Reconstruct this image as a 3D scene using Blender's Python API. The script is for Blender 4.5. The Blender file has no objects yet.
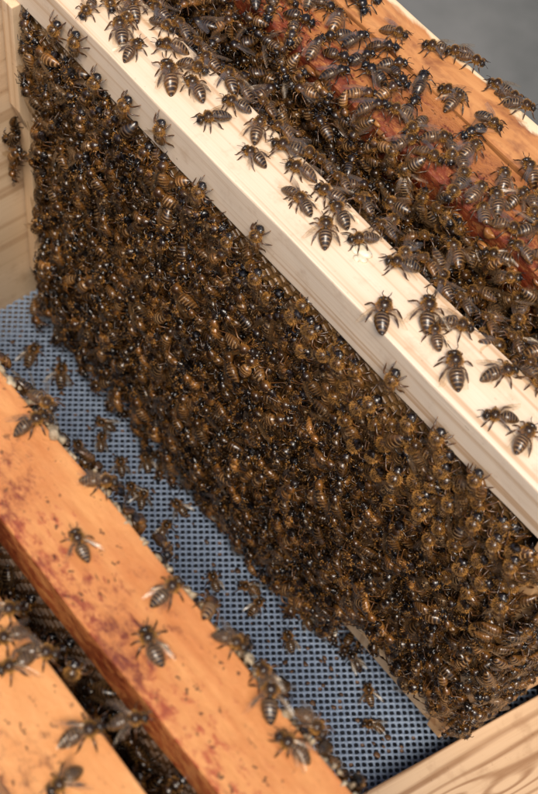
import bpy, bmesh, math, random
import numpy as np
from mathutils import Matrix, Vector

# ---------------------------------------------------------------- camera, sky, sun, exposure
sc = bpy.context.scene
col = sc.collection
MM = 0.001                      # everything below is given in millimetres and built in metres

cam_data = bpy.data.cameras.new('camera')
cam = bpy.data.objects.new('camera', cam_data)
col.objects.link(cam)
sc.camera = cam
CAM = np.array((229.56, -229.04, 390.46))
CR = Vector((0.63512884, 0.76618019, 0.09787375))
CU = Vector((-0.69057653, 0.50650441, 0.51629192))
CF = Vector((-0.34599916, 0.3955012, -0.85080161))
cam.matrix_world = Matrix(((CR.x, CU.x, -CF.x, CAM[0] * MM), (CR.y, CU.y, -CF.y, CAM[1] * MM),
                           (CR.z, CU.z, -CF.z, CAM[2] * MM), (0, 0, 0, 1)))
cam_data.lens = 63.57
cam_data.sensor_width = 36.0
cam_data.clip_start = 0.02
cam_data.clip_end = 200.0
cam_data.dof.use_dof = True
cam_data.dof.focus_distance = 0.54
cam_data.dof.aperture_fstop = 16.0
cam_data.dof.aperture_blades = 7

SUN_ELEV, SUN_AZ = 61.0, 319.0  # azimuth of the direction towards the sun, measured from +X towards +Y
world = bpy.data.worlds.new('World')
sc.world = world
world.use_nodes = True
wn = world.node_tree
sky = wn.nodes.new('ShaderNodeTexSky')
sky.sky_type = 'NISHITA'
sky.sun_disc = False
sky.sun_elevation = math.radians(SUN_ELEV)
sky.sun_rotation = math.radians(90.0 - SUN_AZ)
sky.air_density = 1.0
sky.dust_density = 3.0
sky.ozone_density = 1.0
bg = wn.nodes['Background']
wn.links.new(sky.outputs[0], bg.inputs[0])
bg.inputs[1].default_value = 0.13
sun_data = bpy.data.lights.new('sun', 'SUN')
sun_data.energy = 3.5
sun_data.angle = math.radians(24.0)
sun_data.color = (1.0, 0.90, 0.77)
sun = bpy.data.objects.new('sun', sun_data)
col.objects.link(sun)
se, sa = math.radians(SUN_ELEV), math.radians(SUN_AZ)
sun_dir = Vector((math.cos(se) * math.cos(sa), math.cos(se) * math.sin(sa), math.sin(se)))
sun.rotation_euler = sun_dir.to_track_quat('Z', 'Y').to_euler()
sc.view_settings.view_transform = 'Standard'
sc.view_settings.look = 'None'
sc.view_settings.exposure = 0.28
sc.view_settings.gamma = 1.0
sc.render.engine = 'CYCLES'
sc.cycles.use_denoising = True
sc.cycles.max_bounces = 8
sc.cycles.transparent_max_bounces = 12

rng = np.random.default_rng(11)
random.seed(5)


# ---------------------------------------------------------------- node helpers and materials
class NT:
    def __init__(s, name):
        s.m = bpy.data.materials.new(name)
        s.m.use_nodes = True
        s.t = s.m.node_tree
        s.b = s.t.nodes['Principled BSDF']

    def n(s, kind, **kw):
        nd = s.t.nodes.new('ShaderNode' + kind)
        for k, v in kw.items():
            setattr(nd, k, v)
        return nd

    def l(s, a, b):
        s.t.links.new(a, b)

    def coord(s, scale, rot=(0, 0, 0), loc=(0, 0, 0)):
        tc = s.n('TexCoord')
        mp = s.n('Mapping')
        mp.inputs['Scale'].default_value = scale
        mp.inputs['Rotation'].default_value = rot
        mp.inputs['Location'].default_value = loc
        s.l(tc.outputs['Object'], mp.inputs[0])
        return mp.outputs[0]

    def noise(s, vec, scale, detail=4.0, rough=0.55, dist=0.0):
        nd = s.n('TexNoise')
        nd.inputs['Scale'].default_value = scale
        nd.inputs['Detail'].default_value = detail
        nd.inputs['Roughness'].default_value = rough
        nd.inputs['Distortion'].default_value = dist
        s.l(vec, nd.inputs['Vector'])
        return nd.outputs['Fac']

    def ramp(s, fac, stops):
        nd = s.n('ValToRGB')
        el = nd.color_ramp.elements
        while len(el) < len(stops):
            el.new(0.5)
        for e, (p, c) in zip(el, stops):
            e.position = p
            e.color = c if len(c) == 4 else (*c, 1.0)
        s.l(fac, nd.inputs[0])
        return nd.outputs[0]

    def mix(s, fac, a, b, blend='MIX'):
        nd = s.n('Mix', data_type='RGBA', blend_type=blend)
        for i, x in ((0, fac), (6, a), (7, b)):
            if hasattr(x, 'is_linked') or hasattr(x, 'links'):
                s.l(x, nd.inputs[i])
            else:
                nd.inputs[i].default_value = x if not isinstance(x, tuple) or len(x) == 4 else (*x, 1.0)
        return nd.outputs[2]

    def math(s, op, a, b=0.0):
        nd = s.n('Math', operation=op)
        for i, x in ((0, a), (1, b)):
            if hasattr(x, 'links'):
                s.l(x, nd.inputs[i])
            else:
                nd.inputs[i].default_value = x
        return nd.outputs[0]

    def bump(s, h, strength, dist):
        nd = s.n('Bump')
        nd.inputs['Strength'].default_value = strength
        nd.inputs['Distance'].default_value = dist
        s.l(h, nd.inputs['Height'])
        s.l(nd.outputs[0], s.b.inputs['Normal'])

    def set(s, **kw):
        for k, v in kw.items():
            k = k.replace('_', ' ')
            if hasattr(v, 'links'):
                s.l(v, s.b.inputs[k])
            else:
                s.b.inputs[k].default_value = v if not isinstance(v, tuple) or len(v) == 4 else (*v, 1.0)
        return s.m


def grain_vec(t, axis, stretch=0.06, loc=(0, 0, 0)):
    s = [1.0, 1.0, 1.0]
    s[axis] = stretch
    return t.coord(tuple(s), loc=loc)


def pine(name, axis, pale, mid, dark, seed=0.0, lines=170.0, rough=0.6, stain=0.5, knots=None):
    t = NT(name)
    broad = t.noise(grain_vec(t, axis, 0.05, (seed, seed * 0.7, seed * 0.3)), 55.0, 3.0, 0.5, 0.3)
    if knots is None:
        ln = t.noise(grain_vec(t, axis, 0.009, (seed * 2, seed, 0.4)), lines * 1.7, 2.5, 0.5, 0.1)
    else:                                   # year rings that flow round the knots of a flat-sawn board
        tc = t.n('TexCoord')
        sep = t.n('SeparateXYZ')
        t.l(tc.outputs['Object'], sep.inputs[0])
        o = [i for i in range(3) if i != axis]
        wob = t.noise(grain_vec(t, axis, 0.22, (seed, 0, 0)), 26.0, 2.0, 0.5)
        field = t.math('ADD', t.math('MULTIPLY', sep.outputs[o[0]], 120.0), t.math('MULTIPLY', wob, 3.2))
        for (ka, kx, size, amp) in knots:
            sc3 = [1.0, 1.0, 1.0]
            sc3[axis] = 0.22
            c3 = [0.0, 0.0, 0.0]
            c3[axis], c3[o[0]] = ka * MM * 0.22, kx * MM
            mp = t.n('Mapping')
            mp.inputs['Scale'].default_value = (sc3[0], sc3[1], 0.0)
            t.l(tc.outputs['Object'], mp.inputs[0])
            ds = t.n('VectorMath', operation='DISTANCE')
            t.l(mp.outputs[0], ds.inputs[0])
            ds.inputs[1].default_value = c3
            gsn = t.math('POWER', 2.718, t.math('MULTIPLY', t.math('POWER', t.math('DIVIDE', ds.outputs['Value'], size * MM), 2.0), -1.0))
            field = t.math('ADD', field, t.math('MULTIPLY', gsn, amp))
        ln = t.math('ADD', 0.5, t.math('MULTIPLY', t.math('SINE', t.math('MULTIPLY', field, 6.283)), 0.26))
        fuzz = t.noise(grain_vec(t, axis, 0.05, (seed, 1, 0)), 400.0, 3.0, 0.6)
        ln = t.math('ADD', ln, t.math('MULTIPLY', t.math('SUBTRACT', fuzz, 0.5), 0.35))
    fine = t.noise(grain_vec(t, axis, 0.02, (seed, 0, 0)), 1100.0, 3.0, 0.6)
    a = t.mix(t.ramp(broad, [(0.38, (0,) * 3), (0.68, (stain,) * 3)]), pale, mid)
    lo, hi_ = (0.55, 0.66) if knots is None else (0.56, 0.78)
    a = t.mix(t.ramp(ln, [(lo - 0.02, (0,) * 3), (hi_, (0.9,) * 3), (hi_ + 0.02, (0.9,) * 3), (hi_ + 0.16, (0.25,) * 3)]), a, dark if knots else tuple(0.5 * p + 0.5 * q for p, q in zip(mid, dark)))
    c = t.mix(t.ramp(fine, [(0.45, (0.0,) * 3), (0.75, (0.4,) * 3)]), a, mid)
    spot = t.noise(t.coord((1, 1, 1), loc=(seed, 1, 2)), 70.0, 4.0, 0.65)
    d = t.mix(t.ramp(spot, [(0.56, (0,) * 3), (0.76, (0.42,) * 3)]), c, dark)
    nick = t.noise(t.coord((0.6, 1, 1), loc=(seed, 4, 2)), 420.0, 3.0, 0.6)
    d = t.mix(t.ramp(nick, [(0.68, (0,) * 3), (0.76, (0.55,) * 3)]), d, tuple(q * 0.5 for q in dark))
    t.set(Base_Color=d, Roughness=rough)
    t.b.inputs['Specular IOR Level'].default_value = 0.3
    h = t.math('ADD', ln, t.math('MULTIPLY', fine, 1.2))
    t.bump(h, 0.3, 0.0002)
    return t.m


def old_wood(name, axis, base, deep, red, seed, red_lo=0.52, front_y=None, gloss=0.42):
    """wood darkened by years of propolis: orange ground, red smears, dark specks, a waxy skin"""
    t = NT(name)
    v = grain_vec(t, axis, 0.12, (seed, seed, 0))
    g = t.noise(v, 300.0, 4.0, 0.6)
    big = t.noise(t.coord((1, 1, 1), loc=(seed, 0.3, 0)), 28.0, 5.0, 0.62, 0.6)
    a = t.mix(t.ramp(g, [(0.3, (0,) * 3), (0.75, (0.8,) * 3)]), base, deep)
    b = t.mix(t.ramp(big, [(0.42, (0,) * 3), (0.66, (0.75,) * 3)]), a, deep)
    pat = t.noise(t.coord((0.55, 1, 1), loc=(seed * 2, 1.7, 0)), 300.0, 9.0, 0.78, 0.2)
    if front_y is not None:                 # propolis builds up along the edge that meets the next frame
        sep = t.n('SeparateXYZ')
        t.l(t.n('TexCoord').outputs['Object'], sep.inputs[0])
        dist = t.math('MULTIPLY', t.math('SUBTRACT', sep.outputs['Y'], front_y * MM), -7.0)
        pat = t.math('ADD', pat, t.math('ADD', dist, 0.09))
    c = t.mix(t.ramp(pat, [(red_lo, (0,) * 3), (red_lo + 0.09, (0.85,) * 3), (red_lo + 0.3, (1,) * 3)]), b, red)
    deepred = tuple(x * 0.35 for x in red)
    c = t.mix(t.ramp(t.math('MULTIPLY', pat, big), [(0.30, (0,) * 3), (0.42, (0.9,) * 3)]), c, deepred)
    vo = t.n('TexVoronoi')
    vo.inputs['Scale'].default_value = 330.0
    vo.inputs['Randomness'].default_value = 1.0
    wv = t.n('TexNoise')
    wv.inputs['Scale'].default_value = 500.0
    t.l(t.coord((1, 1, 1)), wv.inputs['Vector'])
    va = t.n('VectorMath', operation='MULTIPLY_ADD')
    t.l(wv.outputs['Color'], va.inputs[0])
    va.inputs[1].default_value = (0.0035, 0.0035, 0.0035)
    t.l(t.coord((0.55, 1, 1), loc=(seed, 0, 0)), va.inputs[2])
    t.l(va.outputs[0], vo.inputs['Vector'])
    sp = t.noise(t.coord((1, 1, 1), loc=(0, seed, 0)), 45.0, 3.0, 0.5)
    speck = t.math('MULTIPLY', t.ramp(vo.outputs['Distance'], [(0.10, (1,) * 3), (0.22, (0,) * 3)]),
                   t.ramp(sp, [(0.44, (0,) * 3), (0.58, (0.85,) * 3)]))
    d = t.mix(speck, c, (0.035, 0.012, 0.006))
    t.set(Base_Color=d, Roughness=t.ramp(pat, [(0.35, (gloss + 0.2,) * 3), (0.65, (gloss - 0.12,) * 3)]))
    t.b.inputs['Specular IOR Level'].default_value = 0.4
    h = t.math('ADD', t.math('MULTIPLY', pat, 2.0), t.math('ADD', g, t.math('MULTIPLY', speck, 1.0)))
    t.bump(h, 0.6, 0.0009)
    return t.m


MAT = {}
MAT['bar'] = pine('pale_pine_bar', 0, (0.71, 0.565, 0.42), (0.60, 0.41, 0.25), (0.36, 0.19, 0.085), 3.0, 150.0, 0.55, 0.85)
MAT['endbar'] = pine('pale_pine_end_bar', 2, (0.66, 0.48, 0.31), (0.56, 0.37, 0.21), (0.36, 0.20, 0.10), 5.0, 190.0)
MAT['wall'] = pine('pine_wall', 1, (0.60, 0.44, 0.29), (0.50, 0.34, 0.20), (0.33, 0.19, 0.10), 8.0, 80.0)
MAT['plank'] = pine('knotty_pine_plank', 1, (0.54, 0.375, 0.235), (0.43, 0.275, 0.155), (0.24, 0.125, 0.06), 1.3, 95.0, 0.5, 0.5,
                    knots=[(-14.0, 196.0, 4.5, 1.3), (14.0, 203.0, 4.0, -1.2), (-45.0, 235.0, 7.0, 1.6), (70.0, 215.0, 6.0, 1.5)])
MAT['old_near'] = old_wood('old_orange_wood', 0, (0.68, 0.305, 0.10), (0.47, 0.145, 0.035), (0.36, 0.06, 0.020), 2.0, 0.57, -141.0)
MAT['old_corner'] = old_wood('old_amber_wood', 0, (0.72, 0.345, 0.125), (0.60, 0.23, 0.065), (0.30, 0.06, 0.02), 7.0, 0.66, -185.0)
MAT['old_far'] = old_wood('old_red_wood', 0, (0.50, 0.20, 0.055), (0.28, 0.085, 0.022), (0.16, 0.020, 0.009), 4.0, 0.525, 68.0, 0.34)
MAT['endbar_near'] = pine('orange_pine_end_bar', 1, (0.56, 0.35, 0.18), (0.46, 0.25, 0.10), (0.24, 0.10, 0.04), 2.5, 120.0)
MAT['side_board'] = None


def side_board_mat():
    t = NT('stained_side_board')
    v = grain_vec(t, 0, 0.08, (2, 0, 0))
    g = t.noise(v, 260.0, 4.0, 0.6)
    sep = t.n('SeparateXYZ')
    t.l(t.n('TexCoord').outputs['Object'], sep.inputs[0])
    edge = t.math('MULTIPLY', t.math('SUBTRACT', sep.outputs['Y'], 0.1065), 160.0)
    pat = t.noise(t.coord((0.5, 1, 1), loc=(3, 0, 0)), 70.0, 5.0, 0.65, 0.5)
    f = t.math('ADD', edge, t.math('MULTIPLY', t.math('SUBTRACT', pat, 0.5), 2.2))
    orange = t.mix(t.ramp(g, [(0.3, (0,) * 3), (0.7, (0.9,) * 3)]), (0.56, 0.26, 0.09), (0.38, 0.14, 0.04))
    orange = t.mix(t.ramp(pat, [(0.50, (0,) * 3), (0.66, (0.85,) * 3)]), orange, (0.14, 0.035, 0.016))
    pale = t.mix(g, (0.74, 0.58, 0.38), (0.64, 0.47, 0.28))
    t.set(Base_Color=t.mix(t.ramp(f, [(0.35, (0,) * 3), (0.62, (1,) * 3)]), orange, pale), Roughness=0.55)
    t.bump(g, 0.3, 0.0003)
    return t.m


MAT['side_board'] = side_board_mat()


def wax_mat(name, a, b, rough=0.5, scale=160.0):
    t = NT(name)
    n = t.noise(t.coord((1, 1, 1)), scale, 5.0, 0.65)
    t.set(Base_Color=t.ramp(n, [(0.3, a), (0.7, b)]), Roughness=rough)
    t.bump(n, 0.5, 0.0004)
    return t.m


MAT['comb'] = wax_mat('brown_comb_wax', (0.05, 0.022, 0.008), (0.24, 0.125, 0.04), 0.4)
MAT['old_comb'] = wax_mat('dark_old_comb', (0.035, 0.017, 0.008), (0.13, 0.06, 0.022), 0.45)
MAT['burr'] = wax_mat('amber_burr_comb', (0.07, 0.018, 0.008), (0.36, 0.15, 0.035), 0.3, 130.0)
MAT['crust'] = wax_mat('crumbly_wax', (0.13, 0.07, 0.028), (0.50, 0.41, 0.27), 0.6, 300.0)
MAT['fresh_wax'] = wax_mat('fresh_white_wax', (0.58, 0.46, 0.30), (0.74, 0.65, 0.50), 0.45, 420.0)
MAT['mesh'] = wax_mat('blue_grey_mesh', (0.15, 0.20, 0.29), (0.27, 0.335, 0.44), 0.36, 700.0)
MAT['tray'] = wax_mat('dark_tray', (0.022, 0.028, 0.042), (0.06, 0.07, 0.095), 0.6, 90.0)
MAT['ground'] = wax_mat('grey_ground', (0.055, 0.057, 0.053), (0.125, 0.123, 0.115), 0.9, 5.0)


def bee_body_mat():
    t = NT('bee_chitin')
    at = t.n('Attribute', attribute_name='Col')
    rnd = t.n('ObjectInfo').outputs['Random']
    hsv = t.n('HueSaturation')
    hsv.inputs['Saturation'].default_value = 1.0
    t.l(t.math('ADD', 0.80, t.math('MULTIPLY', rnd, 0.42)), hsv.inputs['Value'])
    t.l(at.outputs['Color'], hsv.inputs['Color'])
    fine = t.noise(t.coord((1, 1, 1)), 3800.0, 2.0, 0.6)
    c = t.mix(t.ramp(fine, [(0.3, (0.55,) * 3), (0.7, (1.25,) * 3)]), (0, 0, 0), hsv.outputs[0])
    t.set(Base_Color=c, Roughness=0.27)
    t.b.inputs['Specular IOR Level'].default_value = 0.55
    t.bump(fine, 0.25, 0.00008)
    return t.m


def bee_fuzz_mat():
    t = NT('bee_fuzz')
    at = t.n('Attribute', attribute_name='Col')
    t.set(Base_Color=at.outputs['Color'], Roughness=0.6)
    t.b.inputs['Specular IOR Level'].default_value = 0.35
    return t.m


def bee_wing_mat():
    t = NT('bee_wing_membrane')
    at = t.n('Attribute', attribute_name='Col')
    sep = t.n('SeparateColor')
    t.l(at.outputs['Color'], sep.inputs[0])
    vein = sep.outputs[0]                   # 1 on the veins, 0 on the clear membrane
    c = t.mix(vein, (0.34, 0.20, 0.085), (0.06, 0.028, 0.010))
    t.set(Base_Color=c, Roughness=0.2)
    t.b.inputs['Specular IOR Level'].default_value = 0.8
    fac = t.math('ADD', 0.03, t.math('MULTIPLY', vein, 0.26))
    tr = t.n('BsdfTransparent')
    tr.inputs[0].default_value = (0.97, 0.93, 0.86, 1)
    mx = t.n('MixShader')
    t.l(fac, mx.inputs[0])
    t.l(tr.outputs[0], mx.inputs[1])
    t.l(t.b.outputs[0], mx.inputs[2])
    fr = t.n('Fresnel')
    fr.inputs['IOR'].default_value = 1.42
    gl = t.n('BsdfGlossy')
    gl.inputs['Color'].default_value = (0.78, 0.70, 0.60, 1)
    gl.inputs['Roughness'].default_value = 0.34
    m2 = t.n('MixShader')
    t.l(t.math('MINIMUM', t.math('MULTIPLY', fr.outputs[0], 0.9), 0.17), m2.inputs[0])
    t.l(mx.outputs[0], m2.inputs[1])
    t.l(gl.outputs[0], m2.inputs[2])
    t.l(m2.outputs[0], t.t.nodes['Material Output'].inputs['Surface'])
    return t.m


MAT['bee'] = bee_body_mat()
MAT['fuzz'] = bee_fuzz_mat()
MAT['wing'] = bee_wing_mat()


# ---------------------------------------------------------------- mesh and object helpers
def mesh_np(name, verts, tris, mats, cols=None, mat_idx=None, smooth=True):
    """triangle soup (mm) to a mesh datablock, fast"""
    v = np.asarray(verts, np.float32) * MM
    f = np.asarray(tris, np.int32)
    me = bpy.data.meshes.new(name)
    me.vertices.add(len(v))
    me.vertices.foreach_set('co', v.ravel())
    me.loops.add(f.size)
    me.loops.foreach_set('vertex_index', f.ravel())
    me.polygons.add(len(f))
    me.polygons.foreach_set('loop_start', np.arange(0, f.size, 3, dtype=np.int32))
    me.polygons.foreach_set('use_smooth', np.full(len(f), smooth))
    if mat_idx is not None:
        me.polygons.foreach_set('material_index', np.asarray(mat_idx, np.int32))
    for m in mats:
        me.materials.append(m)
    if cols is not None:
        a = me.attributes.new('Col', 'FLOAT_COLOR', 'POINT')
        c = np.ones((len(v), 4), np.float32)
        c[:, :3] = cols
        a.data.foreach_set('color', c.ravel())
    me.update(calc_edges=True)
    return me


def link(name, me, parent=None, loc=None):
    o = bpy.data.objects.new(name, me)
    col.objects.link(o)
    if parent is not None:
        o.parent = parent
    if loc is not None:
        o.location = Vector(loc) * MM
    return o


def tag(o, label=None, cat=None, group=None, kind=None):
    for k, x in (('label', label), ('category', cat), ('group', group), ('kind', kind)):
        if x:
            o[k] = x
    return o


def empty(name, loc):
    o = link(name, None, None, loc)
    o.empty_display_size = 0.01
    return o


def box_mesh(name, lo, hi, mat, bevel=0.7, seg=2, wobble=0.0, cuts=0, axis=0):
    bm = bmesh.new()
    bmesh.ops.create_cube(bm, size=1.0)
    lo, hi = Vector(lo), Vector(hi)
    for v in bm.verts:
        v.co = Vector((lo[i] + (v.co[i] + 0.5) * (hi[i] - lo[i]) for i in range(3)))
    if bevel:
        bmesh.ops.bevel(bm, geom=bm.edges[:], offset=bevel, segments=seg, profile=0.6, affect='EDGES')
    if cuts:
        for k in range(1, cuts):
            p = lo[axis] + (hi[axis] - lo[axis]) * k / cuts
            co = [0, 0, 0]
            co[axis] = p
            no = [0, 0, 0]
            no[axis] = 1
            bmesh.ops.bisect_plane(bm, geom=bm.verts[:] + bm.edges[:] + bm.faces[:], plane_co=co, plane_no=no)
        for v in bm.verts:
            q = v.co[axis] * 0.045
            off = wobble * (math.sin(q + v.co[(axis + 1) % 3]) + 0.6 * math.sin(2.7 * q + v.co[(axis + 2) % 3] * 1.3))
            v.co[(axis + 1) % 3] += off
            v.co[(axis + 2) % 3] += off * 0.7
    for v in bm.verts:
        v.co *= MM
    me = bpy.data.meshes.new(name)
    bm.to_mesh(me)
    bm.free()
    me.materials.append(mat)
    for p in me.polygons:
        p.use_smooth = False
    return me


def prism_mesh(name, poly, lo, hi, mat, axis=0, bevel=0.5):
    """polygon in the two other axes, extruded along axis from lo to hi"""
    bm = bmesh.new()
    o = [i for i in range(3) if i != axis]
    rings = []
    for e in (lo, hi):
        r = []
        for p in poly:
            c = [0, 0, 0]
            c[axis] = e
            c[o[0]], c[o[1]] = p
            r.append(bm.verts.new(c))
        rings.append(r)
    bm.faces.new(rings[0])
    bm.faces.new(rings[1])
    n = len(poly)
    for i in range(n):
        bm.faces.new((rings[0][i], rings[0][(i + 1) % n], rings[1][(i + 1) % n], rings[1][i]))
    bmesh.ops.recalc_face_normals(bm, faces=bm.faces[:])
    if bevel:
        bmesh.ops.bevel(bm, geom=bm.edges[:], offset=bevel, segments=2, profile=0.6, affect='EDGES')
    for v in bm.verts:
        v.co *= MM
    me = bpy.data.meshes.new(name)
    bm.to_mesh(me)
    bm.free()
    me.materials.append(mat)
    return me


def comb_mesh(name, x0, x1, z0, z1, y_front, y_back, mat, cell=5.3, depth=7.0, wall=0.5):
    """wax comb: a slab whose front face is open hexagonal cells with real walls"""
    V, F = [], []
    r_out = cell / math.sqrt(3)
    dx, dz = cell, cell * math.sqrt(3) / 2
    nz = int((z1 - z0) / dz)
    nx = int((x1 - x0) / dx)
    rr = np.random.default_rng(3)
    ang = [math.radians(30 + 60 * k) for k in range(6)]
    for j in range(nz):
        for i in range(nx):
            cx = x0 + dx * (i + 0.5 + 0.5 * (j % 2))
            cz = z1 - dz * (j + 0.6)
            b = len(V)
            lip = y_front + 0.5 * math.sin(cx * 0.11) * math.cos(cz * 0.09) + rr.normal(0, 0.15)
            dep = depth if rr.random() < 0.7 else depth * rr.uniform(0.3, 0.6)
            for ring, (rad, y) in enumerate(((r_out, lip + 0.25), (r_out - wall * 0.55, lip), (r_out - wall, lip + 0.5), (r_out - wall * 1.2, lip + dep))):
                for a in ang:
                    V.append((cx + rad * math.cos(a), y, cz + rad * math.sin(a)))
            for ring in range(3):
                for k in range(6):
                    p, q = b + ring * 6 + k, b + ring * 6 + (k + 1) % 6
                    F.append((p, q, q + 6))
                    F.append((p, q + 6, p + 6))
            for k in range(1, 5):
                F.append((b + 18, b + 18 + k, b + 18 + k + 1))
    # the slab behind the cells
    b = len(V)
    yb = y_front + depth * 1.05
    for y in (yb, y_back):
        V += [(x0, y, z0), (x1, y, z0), (x1, y, z1), (x0, y, z1)]
    for q in ((0, 1, 2, 3), (7, 6, 5, 4), (0, 4, 5, 1), (1, 5, 6, 2), (2, 6, 7, 3), (3, 7, 4, 0)):
        F.append((b + q[0], b + q[1], b + q[2]))
        F.append((b + q[0], b + q[2], b + q[3]))
    return mesh_np(name, V, F, [mat], smooth=False)


# ---------------------------------------------------------------- the setting: ground, tray, mesh floor, boards
XL, XR = -143.0, 158.0          # inner faces of the pale frame's end bars
TH = 22.6                       # depth of a top bar
FLOOR = -235.0

g = link('ground', box_mesh('ground', (-9000, -9000, -640), (9000, 9000, -600), MAT['ground'], 0))
tag(g, 'blurred plain grey ground beyond the hive', kind='structure')
o = link('tray', box_mesh('tray', (-150, -250, -276), (300, 112, -262), MAT['tray'], 1.0))
tag(o, 'dark tray seen through the holes of the mesh floor', 'tray')


def mesh_floor():
    p, rot = 3.0, math.radians(53.0)
    ca, sa_ = math.cos(rot), math.sin(rot)
    x0, x1, y0, y1 = -156.0, 184.0, -205.0, 60.0
    V, F, MI = [], [], []
    oct_out = [(0.5, 0), (0.5, 0.5), (0, 0.5), (-0.5, 0.5), (-0.5, 0), (-0.5, -0.5), (0, -0.5), (0.5, -0.5)]
    oct_in = [(0.375, 0), (0.285, 0.285), (0, 0.375), (-0.285, 0.285), (-0.375, 0), (-0.285, -0.285), (0, -0.375), (0.285, -0.285)]
    n = int(480 / p)
    for i in range(-n, n):
        for j in range(-n, n):
            u, w = i * p, j * p
            x, y = u * ca - w * sa_, u * sa_ + w * ca
            if not (x0 < x < x1 and y0 < y < y1):
                continue
            b = len(V)
            up = 0.28 if (i + j) % 2 else -0.1
            for k, (a, c) in enumerate(oct_out):
                V.append((u + a * p, w + c * p, FLOOR + (0.32 if k % 2 else 0.0)))
            for k, (a, c) in enumerate(oct_in):
                V.append((u + a * p, w + c * p, FLOOR - 0.12 + (0.1 if k % 4 == 0 else 0)))
            for k, (a, c) in enumerate(oct_in):
                V.append((u + a * p * 1.05, w + c * p * 1.05, FLOOR - 1.1))
            for k in range(8):
                q = (k + 1) % 8
                F.append((b + k, b + q, b + 8 + q))
                F.append((b + k, b + 8 + q, b + 8 + k))
                F.append((b + 8 + k, b + 8 + q, b + 16 + q))
                F.append((b + 8 + k, b + 16 + q, b + 16 + k))
            clog = rng.random() < 0.03
            MI.extend([0] * 32)
            if clog:                        # a hole stopped up with wax or dirt
                F.extend((b + 16, b + 16 + k, b + 17 + k) for k in range(1, 7))
                MI.extend([1] * 6)
    V = np.array(V)
    out = V.copy()
    out[:, 0] = V[:, 0] * ca - V[:, 1] * sa_
    out[:, 1] = V[:, 0] * sa_ + V[:, 1] * ca
    out[:, 2] += 0.5 * np.sin(out[:, 0] * 0.02) * np.sin(out[:, 1] * 0.03)
    jit = np.sin(out[:, :1] * (7.1, 3.3, 5.7) + out[:, 1:2] * (4.3, 8.9, 2.9)) * (0.07, 0.07, 0.09)
    out += jit
    return mesh_np('mesh_floor', out, F, [MAT['mesh'], MAT['old_comb']], mat_idx=MI)


o = link('mesh_floor', mesh_floor())
tag(o, 'blue grey perforated mesh floor of the hive with dark holes', 'mesh floor')

# far end wall: stepped top so that the bars of the taller old frames rest on it too
o = link('hive_end_wall', prism_mesh('hive_end_wall', [(-250, -262), (112, -262), (112, -TH - 0.3), (-96, -TH - 0.3), (-96, 13.7 - TH - 0.3), (-250, 13.7 - TH - 0.3)],
                                     -176.0, -152.0, MAT['wall'], 0, 0.8))
tag(o, 'pale pine end wall of the hive box behind the far frame ends', 'hive wall')
# low knotty plank at the near end
o = link('pine_plank', box_mesh('pine_plank', (175.0, -240, -262), (330, 140, -216.5), MAT['plank'], 1.6, 3, 0.25, 12, 1))
o.rotation_euler.z = math.radians(-10.1)      # it lies a little askew to the frames
o.location = Vector((170.5 - 175.0 * math.cos(math.radians(10.1)), 175.0 * math.sin(math.radians(10.1)), 0)) * MM
tag(o, 'knotty pine plank at the bottom right corner beside the mesh', 'plank')
# long side board, stained on top, its outer edge still pale
o = link('hive_side_board', box_mesh('hive_side_board', (-176, 91.5, -262), (320, 112.5, 0.6), MAT['side_board'], 1.4, 3, 0.2, 20, 0))
tag(o, 'stained hive side board with pale outer edge against the grey background', 'hive wall')


# ---------------------------------------------------------------- the frames
def frame(name, y0, w, ztop, bottom, x0, x1, bar_mat, end_mat, comb_mat, label, x_over=(-173.0, 30.0), near_end=None, hoffman=True, wob=0.15):
    root = empty(name, (0, 0, 0))
    tag(root, label, 'hive frame', 'wooden frames hanging in the hive')
    zb = ztop - TH
    link('top_bar', box_mesh('top_bar', (x_over[0], y0, zb), (x1 + x_over[1], y0 + w, ztop), bar_mat, 0.8, 2, wob, 24, 0), root)
    bottom_mat = end_mat
    for a, b in ((x0 - 8.0, x0), (x1, x1 + 8.0)):
        yo = y0 - (4.0 if hoffman else 0.5)
        yi = y0 + w + (4.0 if hoffman else 0.5)
        poly = [(yo, zb - 0.2), (yi, zb - 0.2), (yi, zb - 62), (y0 + w - 2.0, zb - 76), (y0 + w - 2.0, bottom), (y0 + 2.0 if not hoffman else y0, bottom), (y0 + 2.0 if not hoffman else y0, zb - 76), (yo, zb - 62)]
        if near_end and a > 0:
            s = near_end[0] * 0.19          # this end piece sits askew, parallel to the plank
            poly = [(a, y0), (b, y0), (b + s, near_end[0]), (a + s, near_end[0])]
            link('end_bar', prism_mesh('end_bar', poly, bottom, zb - 0.2, near_end[1], 2, 0.5), root)
            continue
        link('end_bar', prism_mesh('end_bar', poly, a, b, end_mat, 0, 0.5), root)
    link('bottom_bar', box_mesh('bottom_bar', (x0 + 0.2, y0 + 1.5, bottom + 0.8), (x1 - 0.2, y0 + w - 3, bottom + 10), bottom_mat, 0.5, 2), root)
    link('honeycomb', comb_mesh('honeycomb', x0 + 0.3, x1 - 6.0, bottom + 10.2, zb - 0.3, y0 + 2.2, y0 + w - 2.0, comb_mat), root)
    return root


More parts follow.
